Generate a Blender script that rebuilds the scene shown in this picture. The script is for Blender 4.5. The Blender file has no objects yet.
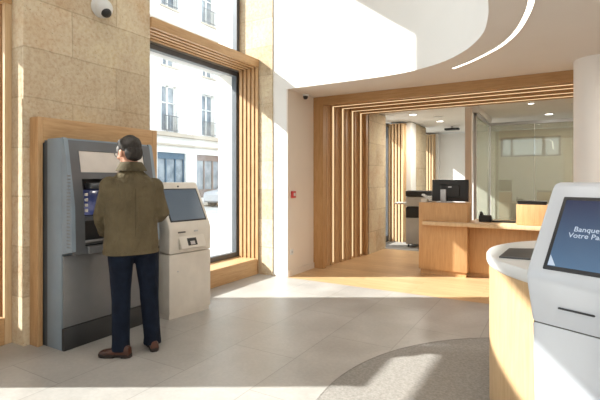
import bpy, bmesh, math, random
from mathutils import Vector, Matrix
random.seed(7)
PI = math.pi
S = bpy.context.scene
COL = S.collection
TH = math.radians(30.3); CT, ST = math.cos(TH), math.sin(TH)
EYE = 1.42; F = 440.0

def rf(r, f, z=0.0):            # right / forward of the camera stand -> world
    return Vector((r*CT - f*ST, r*ST + f*CT, z))

# ------------------------------------------------------------------ materials
MATS = {}
def newmat(name):
    m = bpy.data.materials.new(name); m.use_nodes = True
    nt = m.node_tree; nt.nodes.clear()
    out = nt.nodes.new('ShaderNodeOutputMaterial')
    return m, nt, out
def L(nt, a, b): nt.links.new(a, b)
def principled(nt, out, col=(.8,.8,.8), rough=.5, metal=0, spec=.5):
    b = nt.nodes.new('ShaderNodeBsdfPrincipled')
    b.inputs['Base Color'].default_value = (*col, 1)
    b.inputs['Roughness'].default_value = rough
    b.inputs['Metallic'].default_value = metal
    b.inputs['Specular IOR Level'].default_value = spec
    L(nt, b.outputs[0], out.inputs[0]); return b
def coords(nt, scale=(1,1,1), rot=(0,0,0), loc=(0,0,0)):
    t = nt.nodes.new('ShaderNodeTexCoord'); mp = nt.nodes.new('ShaderNodeMapping')
    mp.inputs['Scale'].default_value = scale; mp.inputs['Rotation'].default_value = rot
    mp.inputs['Location'].default_value = loc
    L(nt, t.outputs['Object'], mp.inputs[0]); return mp.outputs[0]
def noise(nt, vec, scale, detail=4, rough=.5, dist=0):
    n = nt.nodes.new('ShaderNodeTexNoise')
    n.inputs['Scale'].default_value = scale; n.inputs['Detail'].default_value = detail
    n.inputs['Roughness'].default_value = rough; n.inputs['Distortion'].default_value = dist
    L(nt, vec, n.inputs['Vector']); return n.outputs['Fac']
def ramp(nt, fac, stops):
    r = nt.nodes.new('ShaderNodeValToRGB'); e = r.color_ramp.elements
    while len(e) < len(stops): e.new(.5)
    for i, (p, c) in enumerate(stops):
        e[i].position = p; e[i].color = (*c, 1)
    L(nt, fac, r.inputs[0]); return r.outputs[0]
def mix(nt, a, b, fac, mode='MIX'):
    m = nt.nodes.new('ShaderNodeMix'); m.data_type = 'RGBA'; m.blend_type = mode
    for sock, v in ((m.inputs[6], a), (m.inputs[7], b)):
        if hasattr(v, 'is_linked'): L(nt, v, sock)
        else: sock.default_value = (*v, 1)
    if hasattr(fac, 'is_linked'): L(nt, fac, m.inputs[0])
    else: m.inputs[0].default_value = fac
    return m.outputs[2]
def bump(nt, b, h, strength=.2, dist=.01):
    n = nt.nodes.new('ShaderNodeBump'); n.inputs['Strength'].default_value = strength
    n.inputs['Distance'].default_value = dist
    L(nt, h, n.inputs['Height']); L(nt, n.outputs[0], b.inputs['Normal'])

def plain(name, col, rough=.5, metal=0, spec=.5, var=.06, nscale=6):
    m, nt, out = newmat(name); b = principled(nt, out, col, rough, metal, spec)
    n = noise(nt, coords(nt), nscale, 3)
    c2 = tuple(max(0, x*(1-var)) for x in col); c3 = tuple(min(1, x*(1+var)) for x in col)
    L(nt, ramp(nt, n, [(.3, c2), (.7, c3)]), b.inputs['Base Color'])
    MATS[name] = m; return m
def wood(name, c1, c2, grain=(14,14,1.1), rough=.45, streak=.35):
    m, nt, out = newmat(name); b = principled(nt, out, c1, rough, 0, .3)
    v = coords(nt, grain)
    n1 = noise(nt, v, 3.2, 6, .6, .6); n2 = noise(nt, v, 14, 3, .6)
    c = ramp(nt, n1, [(.28, c2), (.62, c1)])
    dark = tuple(x*.8 for x in c2)
    c = mix(nt, c, dark, ramp(nt, n2, [(.5, (0,0,0)), (.85, (streak,)*3)]))
    L(nt, c, b.inputs['Base Color']); bump(nt, b, n2, .06, .003)
    MATS[name] = m; return m
def emit(name, col, strength):
    m, nt, out = newmat(name); e = nt.nodes.new('ShaderNodeEmission')
    e.inputs[0].default_value = (*col, 1); e.inputs[1].default_value = strength
    L(nt, e.outputs[0], out.inputs[0]); MATS[name] = m; return m
def glass(name, tint=(1,1,1), refl=.08, haze=0, hazecol=(.8,.8,.75)):
    m, nt, out = newmat(name)
    t = nt.nodes.new('ShaderNodeBsdfTransparent'); t.inputs[0].default_value = (*tint, 1)
    g = nt.nodes.new('ShaderNodeBsdfGlossy'); g.inputs['Roughness'].default_value = .02
    g.inputs[0].default_value = (1,1,1,1)
    mx = nt.nodes.new('ShaderNodeMixShader'); mx.inputs[0].default_value = refl
    src = t.outputs[0]
    if haze:
        d = nt.nodes.new('ShaderNodeBsdfDiffuse'); d.inputs[0].default_value = (*hazecol, 1)
        m2 = nt.nodes.new('ShaderNodeMixShader'); m2.inputs[0].default_value = haze
        L(nt, src, m2.inputs[1]); L(nt, d.outputs[0], m2.inputs[2]); src = m2.outputs[0]
    L(nt, src, mx.inputs[1]); L(nt, g.outputs[0], mx.inputs[2])
    L(nt, mx.outputs[0], out.inputs[0]); MATS[name] = m; return m

def stone_mat():
    m, nt, out = newmat('limestone'); b = principled(nt, out, (.6,.5,.36), .85, 0, .2)
    t = nt.nodes.new('ShaderNodeTexCoord'); sp = nt.nodes.new('ShaderNodeSeparateXYZ')
    L(nt, t.outputs['Object'], sp.inputs[0])
    ad = nt.nodes.new('ShaderNodeMath'); ad.operation = 'ADD'
    L(nt, sp.outputs[0], ad.inputs[0]); L(nt, sp.outputs[1], ad.inputs[1])
    cb = nt.nodes.new('ShaderNodeCombineXYZ'); L(nt, ad.outputs[0], cb.inputs[0]); L(nt, sp.outputs[2], cb.inputs[1])
    nz = nt.nodes.new('ShaderNodeTexNoise'); nz.inputs['Scale'].default_value = 2.5; L(nt, t.outputs['Object'], nz.inputs[0])
    vm = nt.nodes.new('ShaderNodeVectorMath'); vm.operation = 'SCALE'; vm.inputs['Scale'].default_value = .03
    L(nt, nz.outputs['Color'], vm.inputs[0])
    va = nt.nodes.new('ShaderNodeVectorMath'); L(nt, cb.outputs[0], va.inputs[0]); L(nt, vm.outputs[0], va.inputs[1])
    br = nt.nodes.new('ShaderNodeTexBrick')
    br.inputs['Scale'].default_value = 1; br.inputs['Brick Width'].default_value = .95
    br.inputs['Row Height'].default_value = .43; br.inputs['Mortar Size'].default_value = .010
    br.inputs['Mortar Smooth'].default_value = .9
    br.inputs['Color1'].default_value = (.66,.56,.42,1); br.inputs['Color2'].default_value = (.53,.44,.32,1)
    br.inputs['Mortar'].default_value = (.47,.385,.275,1)
    L(nt, va.outputs[0], br.inputs['Vector'])
    v = coords(nt)
    n1 = noise(nt, v, 2.2, 8, .65); n2 = noise(nt, v, 26, 6, .7); n3 = noise(nt, v, 60, 2, .5)
    c = mix(nt, br.outputs['Color'], ramp(nt, n1, [(.28, (.43,.38,.32)), (.5, (.52,.52,.51)), (.72, (.66,.64,.60))]), .8, 'OVERLAY')
    c = mix(nt, c, ramp(nt, n2, [(.32, (.3,.27,.24)), (.55, (.5,.5,.5)), (.8, (.62,.6,.56))]), .6, 'OVERLAY')
    c = mix(nt, c, (.2,.14,.08), ramp(nt, n3, [(.66, (0,0,0)), (.74, (.55,.55,.55))]))
    L(nt, c, b.inputs['Base Color']); bump(nt, b, n2, .35, .012)
    MATS['stone'] = m
stone_mat()

def tile_mat():
    m, nt, out = newmat('grey_tiles'); b = principled(nt, out, (.4,.4,.4), .38, 0, .5)
    v = coords(nt, (1,1,1), (0,0,PI/2), (0,0,0))
    br = nt.nodes.new('ShaderNodeTexBrick')
    br.inputs['Scale'].default_value = 1; br.inputs['Brick Width'].default_value = 1.2
    br.inputs['Row Height'].default_value = .6; br.inputs['Mortar Size'].default_value = .0045
    br.inputs['Mortar Smooth'].default_value = .3
    br.inputs['Color1'].default_value = (.40,.385,.365,1); br.inputs['Color2'].default_value = (.37,.355,.335,1)
    br.inputs['Mortar'].default_value = (.28,.265,.25,1)
    L(nt, v, br.inputs['Vector'])
    n1 = noise(nt, coords(nt), 2.0, 8, .6, .3); n2 = noise(nt, coords(nt), 35, 3, .6)
    c = mix(nt, br.outputs['Color'], ramp(nt, n1, [(.3, (.42,.42,.42)), (.7, (.57,.57,.57))]), 1, 'OVERLAY')
    c = mix(nt, c, ramp(nt, n2, [(.3, (.47,.47,.47)), (.7, (.53,.53,.53))]), 1, 'OVERLAY')
    L(nt, c, b.inputs['Base Color'])
    L(nt, ramp(nt, n1, [(.3, (.30,)*3), (.7, (.45,)*3)]), b.inputs['Roughness'])
    MATS['tiles'] = m
    m, nt, out = newmat('speckled_floor'); b = principled(nt, out, (.36,.33,.30), .75, 0, .3)
    n = noise(nt, coords(nt), 55, 3, .7)
    L(nt, ramp(nt, n, [(.35, (.22,.205,.19)), (.65, (.31,.295,.275))]), b.inputs['Base Color'])
    bump(nt, b, n, .3, .004); MATS['speckle'] = m
    m, nt, out = newmat('oak_planks'); b = principled(nt, out, (.6,.4,.22), .35, 0, .4)
    br = nt.nodes.new('ShaderNodeTexBrick')
    br.inputs['Scale'].default_value = 1; br.inputs['Brick Width'].default_value = 1.6
    br.inputs['Row Height'].default_value = .14; br.inputs['Mortar Size'].default_value = .002
    br.inputs['Color1'].default_value = (.60,.40,.22,1); br.inputs['Color2'].default_value = (.53,.34,.175,1)
    br.inputs['Mortar'].default_value = (.33,.18,.07,1)
    L(nt, coords(nt), br.inputs['Vector'])
    n1 = noise(nt, coords(nt, (1,12,1)), 3, 6, .6)
    c = mix(nt, br.outputs['Color'], ramp(nt, n1, [(.3, (.42,.42,.42)), (.7, (.58,.58,.58))]), 1, 'OVERLAY')
    L(nt, c, b.inputs['Base Color']); MATS['planks'] = m
tile_mat()

plain('white_wall', (.80,.79,.77), .7, 0, .2, .015, 2)
plain('cream_wall', (.74,.665,.59), .75, 0, .2, .015, 2)
plain('office_wall', (.48,.455,.39), .8, 0, .2, .03, 1)
plain('column_white', (.80,.755,.71), .6, 0, .2, .01, 2)
plain('warm_ceiling', (.71,.655,.60), .8, 0, .2, .015, 2)
plain('white_ceiling', (.80,.79,.76), .8, 0, .2, .015, 2)
plain('grey_paint', (.45,.46,.47), .6)
wood('oak', (.56,.355,.185), (.44,.255,.115))
wood('oak_flat', (.56,.355,.185), (.44,.255,.115), (14,1.1,14))
wood('oak_y', (.56,.355,.185), (.44,.255,.115), (14,1.1,14))
wood('oak_x', (.54,.33,.16), (.42,.235,.10), (1.1,14,14))
wood('oak_orange', (.47,.255,.10), (.37,.185,.065))
wood('oak_desk', (.60,.36,.175), (.50,.28,.125))
wood('oak_drum', (.56,.38,.21), (.48,.31,.155))
wood('oak_pale', (.68,.50,.31), (.58,.40,.23))
plain('window_metal', (.10,.105,.115), .45, .3)
plain('steel_side', (.24,.30,.36), .5, .1)
plain('steel_dark', (.10,.115,.13), .4, .3)
plain('steel_grey', (.15,.16,.175), .4, .4)
plain('steel_door', (.22,.225,.235), .42, .35)
plain('black_plastic', (.018,.018,.02), .45)
plain('dark_plinth', (.03,.032,.035), .5)
plain('atm_recess', (.03,.032,.036), .5)
plain('sign_white', (.72,.68,.64), .5)
plain('key_metal', (.30,.30,.31), .4, .3)
plain('kiosk_white', (.70,.66,.60), .4)
plain('kiosk_seam', (.12,.11,.10), .6)
plain('gloss_white', (.57,.605,.66), .25, 0, .5, .01)
plain('solid_white', (.66,.67,.67), .3, 0, .5, .02)
plain('copier_grey', (.50,.50,.50), .5)
plain('silver', (.5,.5,.52), .35, .7)
plain('alarm_red', (.55,.04,.04), .4)
plain('leather', (.065,.019,.009), .28, 0, .6, .35, 14)
plain('sole', (.018,.012,.010), .6)
plain('paper', (.78,.74,.66), .8)
plain('skin', (.52,.27,.185), .55, 0, .4, .08, 20)
plain('eye_brown', (.06,.04,.03), .3)
plain('skin_dark', (.30,.12,.09), .6)
plain('facade', (.80,.78,.74), .9, 0, .1, .05, .8)
plain('facade_trim', (.50,.43,.35), .9, 0, .1, .05, .8)  # darkened in place of the faint shadows under the cornices
plain('facade_shutter', (.34,.37,.42), .8)
plain('shop_blue', (.09,.14,.19), .6)
plain('shop_brown', (.20,.14,.12), .6)
plain('railing', (.14,.14,.14), .5)
plain('asphalt', (.50,.49,.47), .9, 0, .2)
plain('car_paint', (.62,.64,.68), .3, .3)
plain('tyre', (.10,.10,.10), .8)
glass('frosted_pane', (.75,.78,.78), .05, .45, (.6,.62,.62))
glass('clear_glass', (.96,.98,.98), .05)
glass('partition_glass', (.84,.86,.80), .10, .27, (.50,.49,.41))
def facade_glass():
    m, nt, out = newmat('facade_glass'); b = principled(nt, out, (.30,.36,.44), .15, 0, .5)
    n = noise(nt, coords(nt), 1.6, 3)
    L(nt, ramp(nt, n, [(.35, (.14,.17,.20)), (.65, (.33,.36,.38))]), b.inputs['Base Color']); MATS['facade_glass'] = m
facade_glass()
emit('led', (1.0,.93,.80), 3.2)
emit('led_warm', (1.0,.74,.42), 1.2)
emit('lamp', (1.0,.95,.86), 6)

def screen_mat(name, top, bot, z0, z1, strength, blotch=0):
    m, nt, out = newmat(name)
    t = nt.nodes.new('ShaderNodeTexCoord'); sp = nt.nodes.new('ShaderNodeSeparateXYZ')
    L(nt, t.outputs['Object'], sp.inputs[0])
    mr = nt.nodes.new('ShaderNodeMapRange'); mr.inputs[1].default_value = z0; mr.inputs[2].default_value = z1
    L(nt, sp.outputs[2], mr.inputs[0])
    c = ramp(nt, mr.outputs[0], [(0, bot), (1, top)])
    if blotch:
        n = noise(nt, t.outputs['Object'], blotch, 2)
        c = mix(nt, c, (.25,.25,.40), ramp(nt, n, [(.5, (0,0,0)), (.62, (.7,.7,.7))]))
    b = principled(nt, out, (.01,.012,.02), .12, 0, .5)
    L(nt, c, b.inputs['Emission Color']); b.inputs['Emission Strength'].default_value = strength
    MATS[name] = m
screen_mat('kiosk_screen', (.030,.036,.085), (.12,.22,.35), 1.06, 1.34, .8)
screen_mat('atm_screen', (.03,.035,.08), (.08,.10,.26), 1.1, 1.4, .45, 9)
screen_mat('grey_screen', (.16,.21,.26), (.22,.27,.31), .9, 1.4, .35)
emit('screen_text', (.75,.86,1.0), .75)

def cloth(name, c1, c2, scale, bstr, wr=9):
    m, nt, out = newmat(name); b = principled(nt, out, c1, .85, 0, .2)
    v = coords(nt); n = noise(nt, v, scale, 4); n2 = noise(nt, coords(nt, (1,1,.6)), wr, 3, .55, .8)
    c = ramp(nt, n, [(.3, c2), (.7, c1)])
    L(nt, c, b.inputs['Base Color']); bump(nt, b, n2, bstr, .05)
    MATS[name] = m
cloth('jacket', (.145,.116,.068), (.10,.08,.047), 7, .9)
cloth('jacket_dark', (.095,.078,.045), (.07,.056,.034), 7, .3)
cloth('denim', (.007,.013,.028), (.003,.006,.015), 12, .35, 12)
def hair_mat():
    m, nt, out = newmat('hair'); b = principled(nt, out, (.03,.025,.022), .6, 0, .4)
    n = noise(nt, coords(nt, (1,1,.4)), 60, 4, .7)
    n2 = noise(nt, coords(nt), 9, 2)
    c = ramp(nt, n, [(.3, (.010,.008,.007)), (.75, (.035,.029,.026))])
    g = ramp(nt, n2, [(.55, (0,0,0)), (.8, (.3,.3,.3))])
    c = mix(nt, c, (.30,.28,.27), g)
    L(nt, c, b.inputs['Base Color']); bump(nt, b, n, .6, .01); MATS['hair'] = m
    plain('hair_grey', (.15,.14,.135), .6, 0, .4, .3, 60)
hair_mat()

# ------------------------------------------------------------------ mesh helpers
def finish(bm, name, mat, parent=None, smooth=False, mats=None):
    me = bpy.data.meshes.new(name)
    bmesh.ops.recalc_face_normals(bm, faces=bm.faces[:])
    bm.to_mesh(me); bm.free()
    o = bpy.data.objects.new(name, me); COL.objects.link(o)
    for x in (mats or [mat]): me.materials.append(MATS[x])
    if parent: o.parent = parent
    if smooth:
        for p in me.polygons: p.use_smooth = True
        try: me.set_sharp_from_angle(angle=math.radians(38))
        except Exception: pass
    return o
def B(): return bmesh.new()
def box(bm, lo, hi, bev=0, M=None, seg=2, mi=0):
    r = bmesh.ops.create_cube(bm, size=1)
    vs = r['verts']
    for v in vs:
        v.co = Vector(((lo[i]+hi[i])/2 + v.co[i]*(hi[i]-lo[i]) for i in range(3)))
    fs = set(f for v in vs for f in v.link_faces)
    for f in fs: f.material_index = mi
    if bev:
        es = list(set(e for v in vs for e in v.link_edges))
        q = bmesh.ops.bevel(bm, geom=es, offset=bev, segments=seg, profile=.5, affect='EDGES')
        vs = list(set(v for f in q['faces'] for v in f.verts) | set(v for v in vs if v.is_valid))
        if M:
            # bevelled box: transform every vert of its island
            seen = set(vs); st = list(vs)
            while st:
                v = st.pop()
                for e in v.link_edges:
                    w = e.other_vert(v)
                    if w not in seen: seen.add(w); st.append(w)
            vs = list(seen)
    if M:
        for v in vs: v.co = M @ v.co
    return vs
def prism(bm, pts, vec, bev=0, seg=3, M=None):
    """closed polygon pts (3-D) pushed along vec"""
    vec = Vector(vec)
    a = [bm.verts.new(Vector(p)) for p in pts]; b = [bm.verts.new(Vector(p)+vec) for p in pts]
    n = len(pts); f0 = bm.faces.new(a); f1 = bm.faces.new(b[::-1])
    for i in range(n): bm.faces.new((a[i], b[i], b[(i+1) % n], a[(i+1) % n]))
    allv = a + b
    if bev:
        es = list(set(list(f0.edges) + list(f1.edges)))
        bmesh.ops.recalc_face_normals(bm, faces=list(set(f for v in allv for f in v.link_faces)))
        bmesh.ops.bevel(bm, geom=es, offset=bev, segments=seg, profile=.5, affect='EDGES')
    if M:
        for v in bm.verts: v.co = M @ v.co
def tube(bm, pts, rad, n=12, cap=True):
    pts = [Vector(p) for p in pts]; rr = rad if isinstance(rad, (list, tuple)) else [rad]*len(pts)
    rings = []; prev = None
    for i, p in enumerate(pts):
        t = (pts[min(i+1, len(pts)-1)] - pts[max(i-1, 0)]).normalized()
        u = prev - t*prev.dot(t) if prev is not None else t.orthogonal()
        u = u.normalized(); prev = u; w = t.cross(u)
        rings.append([bm.verts.new(p + (u*math.cos(2*PI*k/n) + w*math.sin(2*PI*k/n))*rr[i]) for k in range(n)])
    for a, b in zip(rings, rings[1:]):
        for k in range(n): bm.faces.new((a[k], a[(k+1) % n], b[(k+1) % n], b[k]))
    if cap: bm.faces.new(rings[0][::-1]); bm.faces.new(rings[-1])
def loft(bm, rings, cap=True):
    R = [[bm.verts.new(Vector(p)) for p in r] for r in rings]; n = len(R[0])
    for a, b in zip(R, R[1:]):
        for k in range(n): bm.faces.new((a[k], a[(k+1) % n], b[(k+1) % n], b[k]))
    if cap: bm.faces.new(R[0][::-1]); bm.faces.new(R[-1])
def lathe(bm, prof, c=(0,0,0), n=32, axis='Z', cap=True):
    c = Vector(c); rings = []
    for r, h in prof:
        ring = []
        for k in range(n):
            a = 2*PI*k/n; x, y = r*math.cos(a), r*math.sin(a)
            p = Vector((x, y, h)) if axis == 'Z' else (Vector((h, x, y)) if axis == 'X' else Vector((x, h, y)))
            ring.append(c + p)
        rings.append(ring)
    loft(bm, rings, cap)
def ellipsoid(bm, c, s, M=None, seg=24):
    r = bmesh.ops.create_uvsphere(bm, u_segments=seg, v_segments=seg//2, radius=1)
    for v in r['verts']:
        p = Vector((v.co.x*s[0], v.co.y*s[1], v.co.z*s[2]))
        if M: p = M @ p
        v.co = p + Vector(c)
def empty(name, loc, rz=0):
    o = bpy.data.objects.new(name, None); COL.objects.link(o)
    o.location = loc; o.rotation_euler = (0, 0, rz); o.empty_display_size = .1; return o
def tag(o, label, cat, group=None, kind=None):
    o['label'] = label; o['category'] = cat
    if group: o['group'] = group
    if kind: o['kind'] = kind
    return o
def struct(o): o['kind'] = 'structure'; return o
def sbox(name, lo, hi, mat, parent=None, bev=0):
    bm = B(); box(bm, lo, hi, bev); o = finish(bm, name, mat, parent)
    if parent is None: struct(o)
    return o
def part(name, parent, mat, lo, hi, bev=0, M=None, seg=2):
    bm = B(); box(bm, lo, hi, bev, M, seg); return finish(bm, name, mat, parent, smooth=bev > 0)
def remesh(o, voxel, smooth_it=4):
    md = o.modifiers.new('r', 'REMESH'); md.mode = 'VOXEL'; md.voxel_size = voxel; md.use_smooth_shade = True
    if smooth_it:
        sm = o.modifiers.new('s', 'SMOOTH'); sm.factor = .5; sm.iterations = smooth_it
    bpy.context.view_layer.update()
    dg = bpy.context.evaluated_depsgraph_get()
    me = bpy.data.meshes.new_from_object(o.evaluated_get(dg), depsgraph=dg)
    mats = [m for m in o.data.materials]
    o.modifiers.clear(); o.data = me
    me.materials.clear()
    for m in mats: me.materials.append(m)
    for p in me.polygons: p.use_smooth = True
def copy_tree(o, parent=None):
    c = o.copy(); COL.objects.link(c); c.parent = parent
    for ch in list(o.children): copy_tree(ch, c)
    return c

# ------------------------------------------------------------------ room shell
XI, XO = -3.93, -4.70          # inner / outer face of the stone wall
ZC = 2.75                      # low ceiling
ZT = 6.30                      # high ceiling
# floor: grey tiles up to Y 5.44 ; oak beyond
sbox('floor', (-4.7, -6.5, -.10), (5.2, 5.44, 0), 'tiles')
sbox('floor_oak', (-4.7, 5.44, -.10), (5.2, 8.75, 0), 'planks')
sbox('floor_grey', (-4.7, 8.75, -.10), (5.2, 13.3, 0), 'speckle')
bm = B(); c = (.45, 2.75)
lathe(bm, [(1.80, .0005), (1.80, .004), (1.795, .005)], (c[0], c[1], 0), 96)
struct(finish(bm, 'floor_round_inlay', 'speckle'))
bm = B()
# thin metal trim around the inlay
n = 128
rings = []
for r, z in ((1.80, .0), (1.80, .006), (1.808, .006), (1.808, .0)):
    rings.append([(c[0]+r*math.cos(2*PI*k/n), c[1]+r*math.sin(2*PI*k/n), z) for k in range(n)])
loft(bm, rings, False); struct(finish(bm, 'trim_1', 'speckle'))

# left wall of stone with two tall openings
bm = B()
box(bm, (XO, 2.05, 0), (XI, 3.40, ZT))
box(bm, (XO, -6.5, 0), (XI, -5.6, ZT))
box(bm, (XO, -1.9, 0), (XI, -1.3, ZT))
box(bm, (XO, -1.3, 4.24), (XI, 2.05, ZT))
box(bm, (XO, -5.6, 5.04), (XI, -1.9, ZT))
box(bm, (XO, 3.40, 5.62), (XI, 5.445, ZT))
box(bm, (-4.36, 5.445, 0), (-3.655, 5.50, ZT))
struct(finish(bm, 'wall_left', 'stone'))

sbox('trim_2', (XO, 3.40, 3.09), (-4.28, 5.445, 3.245), 'grey_paint')
sbox('wall_outer_reveal', (XO, 5.445, 0), (-4.36, 5.50, ZT), 'facade')  # pale colour stands in for sun glare on the outer stone reveal
def window(name, y0, y1, z0, z1, mull=None):
    x0, x1 = -4.36, -4.27; w = .07
    r = empty(name, ((x0+x1)/2, (y0+y1)/2, z0)); struct(r)
    off = Vector(r.location)
    def bx(bm, lo, hi): box(bm, Vector(lo)-off, Vector(hi)-off, .004)
    bm = B()
    bx(bm, (x0, y0, z0), (x1, y0+w, z1)); bx(bm, (x0, y1-w, z0), (x1, y1, z1))
    bx(bm, (x0, y0+w, z0), (x1, y1-w, z0+w)); bx(bm, (x0, y0+w, z1-w), (x1, y1-w, z1))
    finish(bm, 'window_frame', 'window_metal', r)
    bm = B(); box(bm, Vector((-4.32, y0+w, z0+w))-off, Vector((-4.31, y1-w, z1-w))-off)
    finish(bm, 'pane', 'clear_glass', r)
    return r
window('window_1', -1.3, 2.02, .24, 2.93)
window('window_2', 3.40, 5.43, .24, 3.09)
window('window_3', 3.40, 5.445, 3.245, 5.62)
window('window_4', -5.6, -1.9, .24, 5.04)
window('window_5', -1.3, 2.05, 3.25, 4.24)

# nested oak surrounds: lintel, far jamb and sill, stepping back towards the glass
def surround(name, y0, y1, zt, label):
    r = empty(name, (XI, (y0+y1)/2, 0)); off = Vector(r.location)
    tag(r, label, 'window surround')
    steps = 5; depth = .067
    xf = -3.90
    for i in range(steps):
        d = i*.030; xa = xf - i*depth
        lo_y, hi_y, hi_z = y0 + .0, y1 - d, zt - .115 - d if i else zt
        # lintel board
        bm = B()
        zb = zt-.115 - .009*i
        box(bm, Vector((xa-.048, y0, zb))-off, Vector((xa, y1, zt - (.0 if i == 0 else .08)))-off, .003)
        finish(bm, 'lintel_board', 'oak_y', r)
        bm = B()
        box(bm, Vector((xa-.048, y1 - .030 - i*.011, .0))-off, Vector((xa, y1 - .012, zb))-off, .003)
        finish(bm, 'jamb_board', 'oak', r)
    bm = B(); box(bm, Vector((-4.28, y1-.014, 0))-off, Vector((xf-.03, y1, zt-.10))-off); finish(bm, 'backing_board', 'oak', r)
    # backing board in the gaps
    bm = B()
    box(bm, Vector((-4.28, y0, zt-.085))-off, Vector((xf-.05, y1, zt-.02))-off)
    finish(bm, 'backing_board', 'oak_y', r)
    bm = B()
    box(bm, Vector((-4.42, y0, 0))-off, Vector((-3.90, y1-.05, .235))-off, .004)
    finish(bm, 'sill_board', 'oak_y', r)
    return r
surround('window_surround', 3.402, 5.445, 3.245, 'stepped oak surround framing the tall street window right of the cash machine')
# left window: boards set back on the reveal
r = tag(empty('window_surround', (-4.3, 2.0, 0)), 'narrow run of oak boards on the reveal at the left edge, before the stone pier', 'window surround')
off = Vector(r.location)
for i in range(4):
    bm = B(); box(bm, Vector((-4.155-i*.06, 1.99-i*.02, 0))-off, Vector((-4.11-i*.06, 2.048, 3.2))-off, .003)
    finish(bm, 'jamb_board', 'oak_pale' if i % 2 == 0 else 'oak', r)
bm = B(); box(bm, Vector((-4.7, -1.3, 2.95))-off, Vector((-4.1, 2.045, 3.24))-off, .004); finish(bm, 'lintel_board', 'oak_y', r)
bm = B(); box(bm, Vector((-4.7, -1.3, 0.001))-off, Vector((-4.1, 1.985, .235))-off, .004); finish(bm, 'sill_board', 'oak_y', r)
bm = B(); box(bm, Vector((-4.7, 2.02, 0.001))-off, Vector((-4.12, 2.047, 2.95))-off); finish(bm, 'backing_board', 'oak', r)

# slatted oak screen, added unseen in the left window recess to block sun
r = tag(empty('sun_blocking_screen', (-4.12, 1.48, 0)), 'unseen tall oak screen added in the left window bay to block sun', 'screen')
for k in range(9):
    part('slat', r, 'oak', (-.02, -.40+k*.0957, .24), (.02, -.40+k*.0957+.0915, 2.22))
part('rail', r, 'oak_y', (-.03, -.41, .236), (.03, .457, .29)); part('rail', r, 'oak_y', (-.03, -.41, 2.2), (.03, .457, 2.26))

# white wall beside the window, bulkhead, pier
bm = B(); box(bm, (-4.70, 5.50, 0), (-3.42, 8.0, ZT))
box(bm, (-3.655, 5.46, 0), (-3.42, 5.50, ZT))
struct(finish(bm, 'wall_far', 'white_wall'))
# face of the pier inside the opening is painted cream
sbox('wall_pier', (-3.42, 5.462, 0), (-3.40, 6.25, ZC), 'cream_wall')
sbox('baseboard_pier', (-3.40, 5.47, 0), (-3.385, 6.25, .09), 'cream_wall')
sbox('wall_behind_portal', (-3.42, 6.25, 0), (-3.405, 7.9, ZC), 'oak')

# low ceiling with its curved edge (bulkhead)
edge = [(-3.655, 5.46), (-3.0, 5.455), (-2.2, 5.44), (-1.75, 5.39), (-1.40, 5.27), (-1.10, 5.08), (-.86, 4.82), (-.69, 4.54),
        (-.57, 4.25), (-.50, 3.95), (-.455, 3.65), (-.43, 3.3), (-.43, 2.5), (-.43, -6.5)]
def smooth_poly(pts, n=6):
    out = []
    P = [Vector((*p, 0)) for p in pts]
    for i in range(len(P)-1):
        p0 = P[max(i-1, 0)]; p1 = P[i]; p2 = P[i+1]; p3 = P[min(i+2, len(P)-1)]
        for k in range(n):
            t = k/n
            out.append(.5*((2*p1) + (p2-p0)*t + (2*p0-5*p1+4*p2-p3)*t*t + (3*p1-p0-3*p2+p3)*t**3))
    out.append(P[-1]); return [(v.x, v.y) for v in out]
E = smooth_poly(edge)
def inset(P, d):
    out = []
    for i in range(len(P)):
        a = Vector(P[max(i-1, 0)]); b = Vector(P[min(i+1, len(P)-1)]); t = (b-a).normalized()
        nrm = Vector((-t.y, t.x)); p = Vector(P[i]) + nrm*d; out.append((p.x, p.y))
    return out
# ceiling plate: triangulate as a strip between the edge and far-right line
bm = B()
far = [(5.2, 8.75 if i < 0 else 0) for i in range(1)]
polyE = E
top = []; bot = []
outer = []
for (x, y) in E: outer.append((x, y))
poly = outer + [(5.2, -6.5), (5.2, 8.3), (-3.655, 8.3)]
vs = [bm.verts.new((x, y, ZC)) for x, y in poly]
f = bm.faces.new(vs)
ex = bmesh.ops.extrude_face_region(bm, geom=[f])
for v in ex['geom']:
    if isinstance(v, bmesh.types.BMVert): v.co.z += .12
bmesh.ops.triangulate(bm, faces=[f for f in bm.faces if len(f.verts) > 4])
struct(finish(bm, 'ceiling_low', 'warm_ceiling'))
# bulkhead wall
I = inset(E, .10)
bm = B()
lo = [bm.verts.new((x, y, ZC-.0)) for x, y in E]; hi = [bm.verts.new((x, y, ZT)) for x, y in E]
lo2 = [bm.verts.new((x, y, ZC-.0)) for x, y in I]; hi2 = [bm.verts.new((x, y, ZT)) for x, y in I]
for i in range(len(E)-1):
    bm.faces.new((lo[i], lo[i+1], hi[i+1], hi[i])); bm.faces.new((lo2[i], hi2[i], hi2[i+1], lo2[i+1]))
    bm.faces.new((lo[i], lo2[i], lo2[i+1], lo[i+1])); bm.faces.new((hi[i], hi[i+1], hi2[i+1], hi2[i]))
o = struct(finish(bm, 'wall_bulkhead', 'white_wall', smooth=True)); o.location.z = .0005; o.location.y = -.001; o.location.x = -.001
# high ceiling and remaining walls
sbox('ceiling', (-4.7, -6.5, ZT), (5.2, 8.3, ZT+.15), 'white_ceiling')
sbox('wall_right', (5.2, -6.5, 0), (5.35, 13.3, ZT), 'white_wall')
sbox('wall_back', (-4.7, -6.65, 0), (5.2, -6.5, ZT), 'white_wall')

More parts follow.
